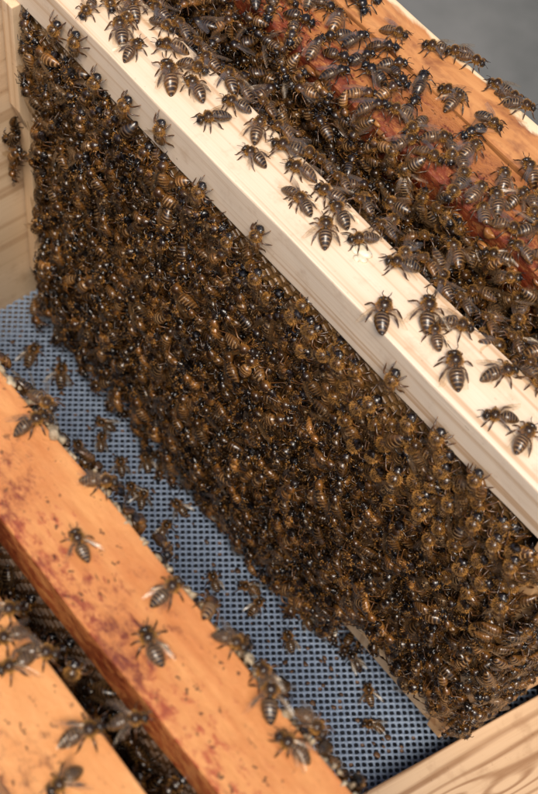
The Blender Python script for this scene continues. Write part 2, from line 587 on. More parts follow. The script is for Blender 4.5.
frame('pale_frame', 0.0, 28.0, 0.0, -215.0, XL, XR, MAT['bar'], MAT['endbar'], MAT['comb'],
      'new pale pine frame crossing the middle, its comb hidden under a crowd of bees', near_end=(58.0, MAT['endbar_near']))
near = frame('old_frame', -144.6, 28.9, 13.7, -216.0, XL, 232.0, MAT['old_near'], MAT['old_near'], MAT['old_comb'],
             'old orange frame with red propolis smears beside the mesh floor, front left', hoffman=False, wob=0.3)
frame('old_frame', -188.0, 28.9, 13.7, -216.0, XL, 232.0, MAT['old_corner'], MAT['old_corner'], MAT['old_comb'],
      'old amber orange frame cut off by the bottom left corner', hoffman=False, wob=0.3)
far = frame('old_frame', 61.6, 28.4, 0.0, -219.0, XL, 232.0, MAT['old_far'], MAT['old_far'], MAT['old_comb'],
            'dark red stained frame crowded with bees next to the hive side board', hoffman=False, wob=0.5)


def lump_soup(points, seed, squash=(1, 1, 1)):
    """irregular wax crumbs: noisy icospheres joined into one mesh"""
    bm = bmesh.new()
    bmesh.ops.create_icosphere(bm, subdivisions=2, radius=1.0)
    bv = np.array([v.co[:] for v in bm.verts])
    bf = np.array([[v.index for v in f.verts] for f in bm.faces])
    bm.free()
    r = np.random.default_rng(seed)
    V, F = [], []
    for (x, y, z, s) in points:
        k = r.normal(0, 1, (5, 3))
        d = 1 + 0.42 * np.sin(bv @ k.T * 1.9).sum(1) / 2.2
        sc3 = s * np.array(squash) * r.uniform(0.7, 1.3, 3)
        F.append(bf + sum(len(q) for q in V))
        V.append(bv * d[:, None] * sc3 + np.array((x, y, z)))
    return np.concatenate(V), np.concatenate(F)


pts = []
x = 0.0
while x < 210:
    big = 0.5 + 0.5 * math.sin(x * 0.13) * math.sin(x * 0.047 + 1)
    pts.append((x, -115.2 + rng.normal(0, 0.8), 10.5 + rng.normal(0, 2.0), rng.uniform(0.5, 1.15) * (0.8 + big)))
    if rng.random() < 0.6:
        pts.append((x + rng.normal(0, 1), -114.0 + rng.normal(0, 1.0), 6 + rng.normal(0, 3), rng.uniform(0.5, 1.6)))
    x += rng.uniform(1.2, 2.6)
v, f = lump_soup(pts, 4)
tag(link('wax_crust', mesh_np('wax_crust', v, f, [MAT['crust']]), near), 'crumbly yellow white wax along the frame edge', kind='stuff')
pts = [(rng.uniform(-60, 150), 61 + rng.normal(0, 1.4), -rng.uniform(-0.3, 18), rng.uniform(0.8, 2.0)) for _ in range(80)]
v, f = lump_soup(pts, 9, (1.7, 0.55, 0.9))
tag(link('propolis', mesh_np('propolis', v, f, [MAT['burr']]), far), 'sticky red propolis lumps on the frame edge', kind='stuff')
v, f = lump_soup([(44.0, 17.5, 0.1, 3.0), (47.0, 15.5, 0.1, 2.4), (41.5, 16.0, 0.1, 2.2), (45, 13.6, 0.0, 1.6)], 12, (1.2, 0.8, 0.22))
o = link('wax_smear', mesh_np('wax_smear', v, f, [MAT['fresh_wax']]))
tag(o, 'small white smear of fresh wax under a bee on the pale bar', 'wax')


# ---------------------------------------------------------------- the bee
def lerp_profile(keys, xs):
    k = np.array(keys)
    return [np.interp(xs, k[:, 0], k[:, i]) for i in range(1, k.shape[1])]


def tube(path, radii, sides, V, F, C, colr):
    """tapered tube along a polyline"""
    path = np.asarray(path, float)
    base = len(V)
    for i, p in enumerate(path):
        d = path[min(i + 1, len(path) - 1)] - path[max(i - 1, 0)]
        d = d / (np.linalg.norm(d) + 1e-9)
        a = np.cross(d, (0.31, 0.17, 0.93))
        a /= np.linalg.norm(a) + 1e-9
        b = np.cross(d, a)
        for k in range(sides):
            t = 2 * math.pi * k / sides
            V.append(p + radii[i] * (math.cos(t) * a + math.sin(t) * b))
            C.append(colr[i] if isinstance(colr, list) else colr)
    for i in range(len(path) - 1):
        for k in range(sides):
            p, q = base + i * sides + k, base + i * sides + (k + 1) % sides
            F.append((p, q, q + sides))
            F.append((p, q + sides, p + sides))
    e = base + (len(path) - 1) * sides
    for k in range(1, sides - 1):
        F.append((e, e + k, e + k + 1))


BLACK = np.array((0.005, 0.0036, 0.003))
BROWN = np.array((0.022, 0.009, 0.004))
AMBER = np.array((0.50, 0.20, 0.035))
GREY = np.array((0.33, 0.215, 0.110))
GOLD = np.array((0.66, 0.31, 0.065))


def make_bee(seed, hi=True, amber=0.4, droop=0.0, spread=14.0, curl=0.0):
    r = np.random.default_rng(seed)
    amber = amber * 0.7
    V, F, C = [], [], []
    sides = 16 if hi else 10
    # one continuous surface from the tip of the abdomen to the mouth
    xs = []
    segs = 6
    if hi:
        for s in range(segs):
            xs += list(np.linspace(-7.5 + 6.4 * s / segs, -7.5 + 6.4 * (s + 1) / segs, 5)[:-1])
        xs += [-1.1, -0.85, -0.65, -0.45, -0.1, 0.4, 1.0, 1.6, 2.2, 2.7, 3.05, 3.25, 3.4, 3.7, 4.1, 4.5, 4.9, 5.25, 5.5]
    else:
        for s in range(segs):
            xs += list(np.array((0.0, 0.42, 0.72)) * 6.4 / segs - 7.5 + 6.4 * s / segs)
        xs += [-1.0, -0.65, -0.1, 0.9, 2.0, 2.9, 3.25, 3.7, 4.4, 5.0, 5.5]
    xs = np.array(xs)
    #        x     width  height  zc
    keys = [(-7.6, 0.10, 0.10, 1.55), (-7.3, 0.62, 0.55, 1.65), (-6.6, 1.25, 1.1, 1.9), (-5.6, 1.80, 1.55, 2.2), (-4.4, 2.15, 1.85, 2.5),
            (-3.2, 2.25, 1.95, 2.7), (-2.2, 2.05, 1.85, 2.8), (-1.4, 1.5, 1.4, 2.85), (-0.85, 0.75, 0.7, 2.85), (-0.55, 0.6, 0.6, 2.85), (-0.2, 1.15, 1.1, 2.95),
            (0.3, 1.75, 1.65, 3.05), (1.0, 2.1, 1.95, 3.15), (1.8, 2.1, 1.95, 3.15), (2.5, 1.75, 1.65, 3.0), (3.0, 1.1, 1.1, 2.8), (3.28, 0.62, 0.62, 2.65),
            (3.5, 1.2, 1.2, 2.55), (3.9, 1.72, 1.5, 2.4), (4.4, 1.8, 1.5, 2.25), (4.9, 1.4, 1.25, 2.05), (5.25, 0.85, 0.85, 1.9), (5.5, 0.25, 0.25, 1.8)]
    wd, ht, zc = lerp_profile(keys, xs)
    bodycol, dirs = [], []
    for i, x in enumerate(xs):
        if x < -0.9:
            ph = ((x + 7.5) / 6.4 * segs) % 1.0
            s = int((x + 7.5) / 6.4 * segs + 1e-6)
            k = 1.0 + 0.035 * (0.5 - ph) * 2 if s else 1.0       # each ring overlaps the next a little
            wd[i] *= k
            ht[i] *= k
            band = 1.0 if (0.55 if hi else 0.5) < ph < 0.9 else 0.0               # hair band at the front of every segment
            am = amber if s >= 3 else amber * 0.35
            c = BLACK * (1 - am) + AMBER * am * 0.22 + BROWN * 0.3
            if band:
                c = c * 0.25 + (GREY * (1 - 0.5 * amber) + AMBER * 0.9 * amber) * 0.62
        elif x < 3.2:
            c = BROWN * 0.8 + BLACK * 0.2 + AMBER * 0.04 * amber
        else:
            c = BLACK + BROWN * 0.25
        bodycol.append(c)
    n0 = len(V)
    for i, x in enumerate(xs):
        yaw = 0.0
        zz = zc[i]
        yy = 0.0
        if x < -0.7:                                              # abdomen droops or curls a little
            t = (-0.7 - x) / 6.8
            zz -= droop * t * t
            yy += curl * t * t
        for k in range(sides):
            a = 2 * math.pi * k / sides
            cy, cz = math.cos(a), math.sin(a)
            flat = 0.82 if cz < 0 else 1.0
            V.append(np.array((x, yy + wd[i] * cy, zz + ht[i] * cz * flat)))
            cc = bodycol[i]
            if x < -0.9 and cz < -0.35:
                cc = cc * 0.6 + AMBER * (0.10 if hi else 0.03)                       # paler belly
            rim = max(0.0, min(1.0, (abs(cy) - (0.6 if hi else 0.72)) / 0.25))
            if x < -0.9:                                           # amber flanks frame the dark back
                cc = cc * (1 - 0.75 * rim) + AMBER * rim * ((0.09 if hi else 0.16) + 0.4 * amber)
            elif x < 3.2:
                cc = cc * (1 - 0.5 * rim) + AMBER * rim * (0.10 if hi else 0.30)
            C.append(cc)
    for i in range(len(xs) - 1):
        for k in range(sides):
            p, q = n0 + i * sides + k, n0 + i * sides + (k + 1) % sides
            F.append((p, q + sides, q))
            F.append((p, p + sides, q + sides))
    for e, flip in ((n0, 1), (n0 + (len(xs) - 1) * sides, 0)):
        for k in range(1, sides - 1):
            F.append((e, e + k, e + k + 1) if flip == 0 else (e, e + k + 1, e + k))
    # compound eyes, standing out at the sides of the head
    ns, nr = (8, 6) if hi else (5, 4)
    for sgn in (-1, 1):
        b = len(V)
        cen = np.array((4.15, sgn * 1.32, 2.45))
        for i in range(nr + 1):
            th = math.pi * i / nr
            for k in range(ns):
                ph = 2 * math.pi * k / ns
                d = np.array((math.sin(th) * math.cos(ph) * 0.62, math.sin(th) * math.sin(ph) * 0.55, math.cos(th) * 1.0))
                V.append(cen + d)
                C.append(BLACK * 0.7)
        for i in range(nr):
            for k in range(ns):
                p, q = b + i * ns + k, b + i * ns + (k + 1) % ns
                F.append((p, p + ns, q + ns))
                F.append((p, q + ns, q))
    # six jointed legs, feet on the surface z = 0
    ts = 5 if hi else 3
    legs = [(2.3, 5.6, 3.3), (1.2, 1.6, 5.2), (0.1, -3.9, 4.3)]
    for li, (xr, xf, yf) in enumerate(legs):
        for sgn in (-1, 1):
            xf2 = xf + r.normal(0, 1.1)
            yf2 = yf + r.normal(0, 0.6)
            root = np.array((xr, sgn * 1.1, 1.9))
            knee = np.array((xr + (xf2 - xr) * 0.38, sgn * (1.1 + (yf2 - 1.1) * 0.55), 2.9 + r.normal(0, 0.3)))
            ankle = np.array((xr + (xf2 - xr) * 0.78, sgn * (1.1 + (yf2 - 1.1) * 0.92), 0.65))
            foot = np.array((xf2, sgn * yf2, 0.1))
            lc = [BROWN, BROWN + AMBER * 0.16, BROWN + AMBER * 0.06, BROWN + AMBER * 0.4]
            w = 1.25 if li == 2 else 1.0
            if hi:
                mid = (knee + ankle) / 2 + np.array((0, 0, 0.12))
                tube([root, (root + knee) / 2 + np.array((0, 0, 0.2)), knee, mid, ankle, foot], [0.34, 0.36, 0.26, 0.34 * w, 0.22, 0.10], ts, V, F, C, [lc[0], lc[1], lc[1], lc[2], lc[2], lc[3]])
            else:
                tube([root, knee, ankle, foot], [0.36, 0.3 * w, 0.26, 0.12], ts, V, F, C, lc)
    # elbowed antennae
    for sgn in (-1, 1):
        a0 = np.array((4.9, sgn * 0.45, 2.9))
        a1 = a0 + np.array((0.75, sgn * 0.75, 0.55 + r.normal(0, 0.15)))
        a2 = a1 + np.array((1.7, sgn * (0.35 + r.normal(0, 0.35)), -0.75 + r.normal(0, 0.3)))
        tube([a0, a1, (a1 + a2) / 2, a2] if hi else [a0, a1, a2], [0.15, 0.13, 0.15, 0.1] if hi else [0.17, 0.15, 0.12], 4 if hi else 3, V, F, C, BLACK + BROWN * 0.4)
    body = (np.array(V), np.array(F), np.array(C))

    # fuzz on thorax, head and the front of the abdomen
    HV, HF, HC = [], [], []
    nh = 1200 if hi else 130
    for _ in range(nh):
        u = r.random()
        if u < 0.62:
            x = r.uniform(-0.5, 3.1)
        elif u < 0.80:
            x = r.uniform(3.35, 4.9)
        else:
            x = r.uniform(-7.0, -0.9) if r.random() < 0.55 else r.uniform(-2.8, -0.9)
        a = r.uniform(-0.5, math.pi + 0.5)
        i = np.array([np.interp(x, xs, q) for q in (wd, ht, zc)])
        t = max(0.0, (-0.7 - x) / 6.8)
        p = np.array((x, curl * t * t + i[0] * math.cos(a) * 0.97, i[2] - droop * t * t + i[1] * math.sin(a) * 0.97))
        n = np.array((r.normal(0, 0.25) - 0.25, math.cos(a) + r.normal(0, 0.2), math.sin(a) + r.normal(0, 0.2)))
        n /= np.linalg.norm(n)
        L = r.uniform(0.45, 0.95) * (0.55 if x < -2.8 else 1.0)
        if x < -0.9:
            n = n + np.array((-1.2, 0, 0))
            n /= np.linalg.norm(n)
        side = np.cross(n, r.normal(0, 1, 3))
        side /= np.linalg.norm(side) + 1e-9
        w = 0.06 if hi else 0.15
        b = len(HV)
        HV += [p - side * w, p + side * w, p + n * L]
        HF.append((b, b + 1, b + 2))
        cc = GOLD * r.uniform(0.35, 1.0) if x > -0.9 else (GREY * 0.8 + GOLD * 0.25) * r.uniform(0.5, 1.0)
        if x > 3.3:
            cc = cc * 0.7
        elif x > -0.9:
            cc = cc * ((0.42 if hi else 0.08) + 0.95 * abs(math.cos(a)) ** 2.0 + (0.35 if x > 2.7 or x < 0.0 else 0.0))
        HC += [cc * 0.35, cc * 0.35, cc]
    fuzz = (np.array(HV), np.array(HF), np.array(HC))

    # fore wing and hind wing of each side
    wings = []
    for sgn in (-1, 1):
        WV, WF, WC = [], [], []
        ang = math.radians(180 - spread - r.normal(0, 5))
        for (L, wmax, off, zoff, back) in ((9.2, 2.9, 0.0, 0.0, 0.0), (6.4, 2.2, 10.0, -0.25, 0.5)):
            aa = ang - math.radians(off)
            d = np.array((math.cos(aa), sgn * math.sin(aa), 0.0))
            s = np.array((-sgn * d[1], sgn * d[0], 0.0)) * 1.0      # across the wing
            inn = np.array((0.0, -sgn, 0.0))
            nu, nv = (12, 5) if hi else (5, 2)
            root = np.array((1.0 - back, sgn * 1.35, 4.35 + zoff))
            b = len(WV)
            for i in range(nu + 1):
                t = i / nu
                half = wmax * (0.12 + 0.88 * math.sin(math.pi * min(1.0, t ** 0.75 * 0.86 + 0.02)) ** 0.7)
                for j in range(nv + 1):
                    q = j / nv
                    p = root + d * (L * t) + inn * (half * (q - 0.18))
                    p = p + np.array((0, 0, 0.25 * math.sin(t * 3.0) + 0.18 * math.sin(q * 6.0 + t * 2) - 0.9 * t * t - 0.25 * t))
                    WV.append(p)
                    vein = 1.0 if (j == 0 or (hi and j in (2,) and t < 0.85) or (hi and i in (4, 8) and 0 < j < nv)) else 0.0
                    WC.append((vein, vein, vein))
            for i in range(nu):
                for j in range(nv):
                    p = b + i * (nv + 1) + j
                    WF.append((p, p + 1, p + nv + 2))
                    WF.append((p, p + nv + 2, p + nv + 1))
        wings.append((np.array(WV), np.array(WF), np.array(WC)))
    return body, fuzz, wings


SCALE = 1.0
VARIANTS = [dict(seed=1, amber=0.10, droop=0.3, spread=13, curl=0.2), dict(seed=2, amber=0.28, droop=0.8, spread=18, curl=-0.5), dict(seed=3, amber=0.05, droop=0.1, spread=26, curl=0.0),
            dict(seed=4, amber=0.42, droop=0.5, spread=10, curl=0.7), dict(seed=5, amber=0.18, droop=1.1, spread=32, curl=-0.2), dict(seed=6, amber=0.33, droop=0.0, spread=15, curl=-0.8),
            dict(seed=7, amber=0.55, droop=0.9, spread=11, curl=1.1), dict(seed=8, amber=0.22, droop=0.4, spread=38, curl=-1.0), dict(seed=9, amber=0.48, droop=1.3, spread=20, curl=0.4)]
PROTO = []
for k, kw in enumerate(VARIANTS):
    body, fuzz, wings = make_bee(hi=True, **kw)
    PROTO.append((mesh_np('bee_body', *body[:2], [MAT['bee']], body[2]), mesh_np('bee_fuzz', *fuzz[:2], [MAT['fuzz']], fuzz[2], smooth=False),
                  mesh_np('bee_wing', *wings[0][:2], [MAT['wing']], wings[0][2]), mesh_np('bee_wing', *wings[1][:2], [MAT['wing']], wings[1][2])))


def pose(pos, normal, heading, scale=1.0, pitch=0.0, roll=0.0):
    """3x3 (columns forward, left, up) and position in mm; heading is a direction roughly in the surface"""
    n = np.asarray(normal, float)
    n = n / np.linalg.norm(n)
    h = np.asarray(heading, float)
    h = h - n * (h @ n)
    h = h / (np.linalg.norm(h) + 1e-9)
    l = np.cross(n, h)
    c, s = math.cos(pitch), math.sin(pitch)
    h, n = h * c + n * s, n * c - h * s
    c, s = math.cos(roll), math.sin(roll)
    l, n = l * c + n * s, n * c - l * s
    return np.stack([h, l, n], 1) * scale, np.asarray(pos, float)


N_BEES = 0


def add_bee(M, p, label, group, variant=None):
    global N_BEES
    k = variant if variant is not None else int(rng.integers(len(PROTO)))
    body, fuzz, wl, wr = PROTO[k]
    mw = Matrix(((M[0, 0], M[0, 1], M[0, 2], p[0] * MM), (M[1, 0], M[1, 1], M[1, 2], p[1] * MM), (M[2, 0], M[2, 1], M[2, 2], p[2] * MM), (0, 0, 0, 1)))
    b = link('bee', body)
    b.matrix_world = mw
    tag(b, label, 'bee', group)
    link('fuzz', fuzz, b)
    link('wing', wl, b)
    link('wing', wr, b)
    N_BEES += 1
    return b


UNITS = ['', 'first', 'second', 'third', 'fourth', 'fifth', 'sixth', 'seventh', 'eighth', 'ninth', 'tenth', 'eleventh', 'twelfth', 'thirteenth', 'fourteenth',
         'fifteenth', 'sixteenth', 'seventeenth', 'eighteenth', 'nineteenth']


def ordinal(n):
    if n < 20:
        return UNITS[n]
    t, u = divmod(n, 10)
    tens = {2: 'twenty', 3: 'thirty', 4: 'forty', 5: 'fifty'}[t]
    return tens[:-1] + 'ieth' if u == 0 else tens + '-' + UNITS[u]


# where single bees stand: along the bar, across it (or height), heading, size
PALE_BAR = [
    (-104.1,6.1,-1.17,0.86), (-102.2,15.4,-0.46,0.86), (-88.3,10.1,2.64,1.06), (-101.5,22.7,-0.08,0.86),
    (-77.9,8.7,1.89,0.91), (-89.1,28.1,-3.09,0.86), (-81.0,25.3,0.31,0.86), (-66.7,30.0,-2.86,0.86),
    (-59.9,11.1,2.67,1.15), (-49.1,15.7,2.98,1.02), (-34.3,22.7,-2.70,0.86), (-33.2,10.8,-1.94,0.98),
    (-11.1,12.4,-3.04,0.87), (-6.8,24.8,-2.60,0.99), (-15.2,28.4,-2.80,0.86), (5.2,30.5,-2.86,0.86),
    (15.8,13.3,2.97,0.86), (18.4,23.4,-2.90,0.92), (14.8,30.7,3.13,0.86), (30.3,11.7,2.40,0.96),
    (40.7,19.4,-2.09,0.86), (69.1,4.3,2.24,1.15), (77.2,17.3,2.29,1.15), (85.7,13.2,2.54,0.86),
    (88.2,22.1,0.62,1.00), (99.7,9.6,2.48,1.15), (110.8,21.4,1.17,0.96), (122.3,8.1,-2.36,0.92),
    (132.9,9.8,1.86,0.97), (12.9,13.2,0.13,0.86), (-39.9,29.2,-3.09,0.86), (-28.8,31.2,3.13,0.86),
    (27.9,30.2,-3.10,0.86), (41.3,29.1,-3.00,0.86), (-57.5,27.8,-3.08,0.86), (72.4,28.9,2.90,0.86),
    (80.6,30.1,2.91,0.86), (91.5,31.7,2.72,0.86), (102.6,33.4,3.00,0.86), (114.3,31.2,3.09,0.86),
]
PALE_FRONT = [
    (-100.2,-7.5,1.50,1.15), (-45.9,-7.9,1.55,1.15), (12.0,-11.9,1.56,1.15), (1.1,-23.7,1.65,0.95),
    (85.5,-13.3,1.57,1.15), (110.5,-17.3,1.53,1.15), (130.3,-17.7,1.64,1.15), (137.7,-35.7,1.66,1.15),
    (148.0,-35.2,1.71,1.10), (157.1,-37.3,1.67,1.15), (-85.7,-17.3,1.39,1.15), (-114.2,-12.8,1.27,1.15),
    (-19.9,-17.8,1.48,1.15), (-67.6,-14.6,1.31,1.15), (18.2,-26.4,1.50,1.15),
]
OLD_NEAR = [
    (133.5,-114.9,0.43,0.86), (152.2,-117.1,2.37,1.05), (166.4,-121.1,-2.88,0.88), (110.0,-119.8,1.71,0.91),
    (119.8,-133.7,2.85,0.93), (41.4,-119.1,1.50,0.86), (37.3,-112.2,0.22,0.86), (70.2,-114.4,0.93,0.86),
    (82.3,-131.5,2.82,0.86), (165.9,-112.4,0.06,0.86), (147.0,-113.7,2.96,0.86),
]
OLD_CORNER = [
    (129.3,-163.1,1.30,1.01), (136.7,-175.8,-1.55,0.86), (103.4,-159.0,0.76,0.86), (86.7,-160.3,1.12,0.86),
    (101.8,-167.2,-1.88,0.86), (93.9,-164.1,-1.84,0.86), (134.0,-151.1,1.07,0.86),
]
ON_MESH = [
    (-117.7,-22.7,2.12,1.08), (-98.9,-17.7,2.44,1.15), (-54.6,-24.5,2.35,0.86), (-37.3,-25.1,2.59,0.88),
    (-31.8,-13.9,2.73,0.86), (-16.3,-27.1,2.21,0.86), (-1.5,-16.1,3.12,0.89), (39.7,-27.0,2.70,0.86),
    (128.1,-4.8,2.55,0.86), (140.6,-13.7,-2.48,0.87), (85.4,-17.6,2.72,0.86), (81.9,-4.0,2.96,0.88),
    (-61.4,-17.9,-2.73,0.86), (52.8,-16.2,-2.55,0.86), (62.5,-18.4,1.88,0.86), (3.7,-28.8,1.98,0.86),
    (-57.6,-36.2,2.83,0.86), (-22.7,-29.2,2.92,0.86),
]
OLD_FAR = [
    (-12.6,105.4,-2.49,0.86), (-5.6,111.0,-2.17,0.86), (1.1,113.3,0.49,0.86), (17.2,111.9,-2.86,0.86),
    (23.2,112.5,0.49,0.86), (-26.8,97.8,0.48,0.86), (29.4,112.5,0.72,0.86), (8.4,94.4,-2.65,0.86),
    (12.6,93.4,1.77,0.88), (28.2,96.6,0.18,0.86),
]


def on_top(table, z, tilt_y, labeler, group, dz=0.0, dark=None):
    rows = sorted(table)
    for i, (x, y, a, s) in enumerate(rows):
        n = (0.0, 0.0, 1.0)
        zz = z + dz
        if tilt_y is not None and y > tilt_y:                       # clinging to the rounded back edge
            k = min(1.0, (y - tilt_y) / 5.0)
            n = (0.0, math.sin(0.9 * k), math.cos(0.9 * k))
            zz -= 2.2 * k
        M, p = pose((x, y, zz), n, (math.cos(a), math.sin(a), 0), s * 1.07 * rng.uniform(0.95, 1.05), rng.normal(0, 0.04), rng.normal(0, 0.05))
        add_bee(M, p, labeler(i, len(rows), (x, y, a, s)), group)


flat_more = [(-96.0, 21.5, 2.6, 1.0), (-71.0, 20.5, -2.4, 0.96), (-57.0, 22.0, 0.4, 1.0), (-20.0, 22.5, 2.2, 0.98), (-92.0, 16.0, -0.9, 0.95), (4.0, 22.0, -2.7, 1.0),
             (27.0, 21.0, 2.9, 0.97), (57.0, 23.5, -2.5, 1.0), (-112.0, 18.0, 2.0, 1.0)]
PALE_BAR = PALE_BAR + flat_more
edge = [r for r in PALE_BAR if r[1] > 27]
ex = -112.0
while ex < 150:                     # more bees peering over the back edge
    if min(abs(ex - r[0]) for r in edge) > 5.5:
        edge.append((ex, rng.uniform(27.5, 31.0), rng.uniform(-3.1, 3.1), rng.uniform(0.9, 1.02)))
    ex += rng.uniform(6.0, 10.0)
flat = [r for r in PALE_BAR if r[1] <= 27]
on_top(flat, 0.0, None, lambda i, n, r: '%s bee from the far end on top of the pale bar' % ordinal(i + 1), 'bees walking on the pale top bar')
on_top(edge, 0.0, 27.0, lambda i, n, r: '%s bee from the far end on the back edge of the pale bar' % ordinal(i + 1), 'bees on the back edge of the pale bar')
on_top(OLD_NEAR, 13.7, None, lambda i, n, r: '%s bee from the far end on the red smeared orange bar' % ordinal(i + 1), 'bees on the old orange bar')
on_top(OLD_CORNER, 13.7, None, lambda i, n, r: '%s bee from the far end on the amber bar in the corner' % ordinal(i + 1), 'bees on the amber bar in the corner')
on_top(ON_MESH, FLOOR + 0.4, None, lambda i, n, r: '%s dark bee from the far wall on the mesh floor' % ordinal(i + 1), 'bees on the mesh floor')
on_top(OLD_FAR, 0.5, None, lambda i, n, r: '%s bee from the far end near the pale outer edge of side board' % ordinal(i + 1), 'bees on the hive side board')
rows = sorted(PALE_FRONT)
for i, (x, z, a, s) in enumerate(rows):
    y = -0.3 if z > -15 else -0.3 - min(4.0, (-15 - z) * 0.45)
    M, p = pose((x, y, z), (0, -1, 0.12), (math.cos(a), 0, math.sin(a)), min(1.08, s), rng.normal(0, 0.06), rng.normal(0, 0.08))
    add_bee(M, p, '%s bee from the far end climbing the front side of the pale bar' % ordinal(i + 1), 'bees climbing up the pale bar')


# ---------------------------------------------------------------- the crowd: candidate poses over comb faces and gaps
def scatter(x0, x1, z0, z1, dmin, tries):
    """dart throwing in a rectangle"""
    cell = dmin
    grid, out = {}, []
    for _ in range(tries):
        x, z = rng.uniform(x0, x1), rng.uniform(z0, z1)
        gx, gz = int(x // cell), int(z // cell)
        ok = True
        for i in (-1, 0, 1):
            for j in (-1, 0, 1):
                for (a, b) in grid.get((gx + i, gz + j), ()):
                    if (a - x) ** 2 + (b - z) ** 2 < dmin * dmin:
                        ok = False
        if ok:
            grid.setdefault((gx, gz), []).append((x, z))
            out.append((x, z))
    return out


def bulge(x, z):
    """how far the crowd stands off the comb: thick low down and towards the far end, thin under the bar"""
    t = (-TH - z) / 200.0
    u = (x - XL) / (XR - XL)
    b = 4.2 * max(0.0, min(1.0, t * 1.6)) * (1.0 - 0.5 * u) + 5.0 * max(0.0, t - 0.45) * (1.0 - 0.9 * u)
    if x > 70:                              # the crowd thins towards the near bottom corner
        b *= 1.0 - 0.85 * min(1.0, (x - 70) / 60.0) * max(0.0, min(1.0, (t - 0.45) * 2.2))
    b += 1.2 * math.sin(x * 0.05 + 1.0) * math.sin(z * 0.06) + 1.4 * math.sin(x * 0.13 + z * 0.09)
    return max(0.0, b)


crowd = []          # (matrix, position, scale-free size on the picture)


def put(pos, normal, heading, scale, pitch, roll):
    crowd.append(pose(pos, normal, heading, scale, pitch, roll))


def bare(x, z):
    """patches under the pale bar where the comb shows"""
    if z > -40 and 10 < x < 112:
        return (z > -31 + 4 * math.sin(x * 0.21))
    if z > -42 and -34 < x < 4:
        return (z > -27 + 4 * math.sin(x * 0.3))
    return False


def low_corner_free(x, z):
    """the near end of the bottom bar stays free"""
    return x > 96 and z < -196 + min(17.0, (x - 96) * 0.4) + 2.5 * math.sin(x * 0.35)


for layer, (dm, off, tl) in enumerate(((9.0, 0.0, 0.10), (8.4, 0.45, 0.18), (9.4, 1.0, 0.22))):
    zb = (-212, -217, -222)[layer]
    for (x, z) in scatter(XL - 3, XR + 3, zb, -TH - 4, dm, 9000):
        if x < XL + (4 if z > -60 else 10) + (bulge(x, z) * off * 1.0) and rng.random() < 0.94:
            continue
        if bare(x, z) or low_corner_free(x, z) or (layer and z > -34 and rng.random() < 0.4):
            continue
        if z < -222 and x > 60:
            continue
        a = rng.normal(math.pi / 2, 0.7) if rng.random() < 0.78 else rng.uniform(0, 2 * math.pi)
        y = 1.6 - bulge(x, z) * off - (0, 0.8, 3.6 if z < -50 else 2.0)[layer] - (abs(rng.normal(0, 0.9)) if layer == 2 and z < -50 and not (x > 90 and z < -180) else 0)
        e = 3.0
        gx = (bulge(x + e, z) - bulge(x - e, z)) / (2 * e) * off
        gz = (bulge(x, z + e) - bulge(x, z - e)) / (2 * e) * off
        put((x, y, z), (gx * -1, -1, gz * -1 + 0.1), (math.cos(a), 0, math.sin(a)), rng.uniform(1.08, 1.32), rng.normal(0.12 if layer else 0, tl), rng.normal(0, tl))
# hanging fringe below the bottom bar and spilling on the mesh
for (x, y) in scatter(XL, 112, -21, 8, 6.8, 2500):
    lim = -8 + 7 * max(0, (x + 10) / 122.0) + 3 * math.sin(x * 0.09)
    if y < lim or (x > 95 and y < -3):
        continue
    hgt = rng.uniform(0, 9) if y > lim + 5 else rng.uniform(0, 2.5)
    a = rng.uniform(0, 2 * math.pi)
    put((x, y, FLOOR + 0.6 + hgt), (rng.normal(0, .3), -0.35, 1), (math.cos(a), math.sin(a), 0.2), rng.uniform(0.9, 1.05), rng.normal(0, 0.3), rng.normal(0, 0.4))
# far end bar and wall corner
for (y, z) in scatter(-8, 2, -126, -96, 6.0, 14):
    a = rng.uniform(0, 2 * math.pi)
    put((XL - 4 + rng.normal(0, 3), -3.5 + y * 0.3, z), (-0.3, -1, 0.1), (math.cos(a), 0, math.sin(a)), 1.0, rng.normal(0, 0.3), rng.normal(0, 0.3))
for (y, z) in scatter(0, 24, -110, -30, 9.0, 7):
    a = rng.uniform(0, 2 * math.pi)
    put((XL + 0.3, y, z), (1, 0, 0), (0, math.cos(a), math.sin(a)), 1.0, rng.normal(0, 0.15), 0)
# outer face of the near end bar
for (y, z) in scatter(-2, 58, -213, -50, 6.8, 2600):
    if z < -200 + max(0.0, y - 18) * 2.9 + 3 * math.sin(y * 0.5):
        continue
    a = rng.uniform(0, 2 * math.pi)
    put((XR + 8.3 + 0.19 * max(0, y) + rng.uniform(0, 4) * (z > -165 and y < 30), y, z), (1, -0.1, 0.1), (0, math.cos(a), math.sin(a)), rng.uniform(0.95, 1.1), rng.normal(0, 0.3), rng.normal(0, 0.3))
for (y, z) in scatter(-6, 58, -190, -50, 7.0, 1500):
    if z < -182 + max(0.0, y - 16) * 2.9:
        continue
    a = rng.uniform(0, 2 * math.pi)
    put((XR + 11.5 + 0.19 * max(0, y) + rng.uniform(0, 3), y, z), (1, -0.3, 0.1), (0, math.cos(a), math.sin(a)), rng.uniform(0.95, 1.1), rng.normal(0, 0.3), rng.normal(0, 0.3))
for z in np.arange(-183, -55, 5.2):          # round the near front corner
    a = rng.uniform(0, 2 * math.pi)
    put((XR + 5 + rng.normal(0, 2.5), -2.5 + rng.normal(0, 1.5), z), (0.8, -1, 0.1), (math.cos(a) * 0.6, math.cos(a) * 0.6, math.sin(a)), rng.uniform(1.0, 1.2), rng.normal(0, 0.2), rng.normal(0, 0.25))
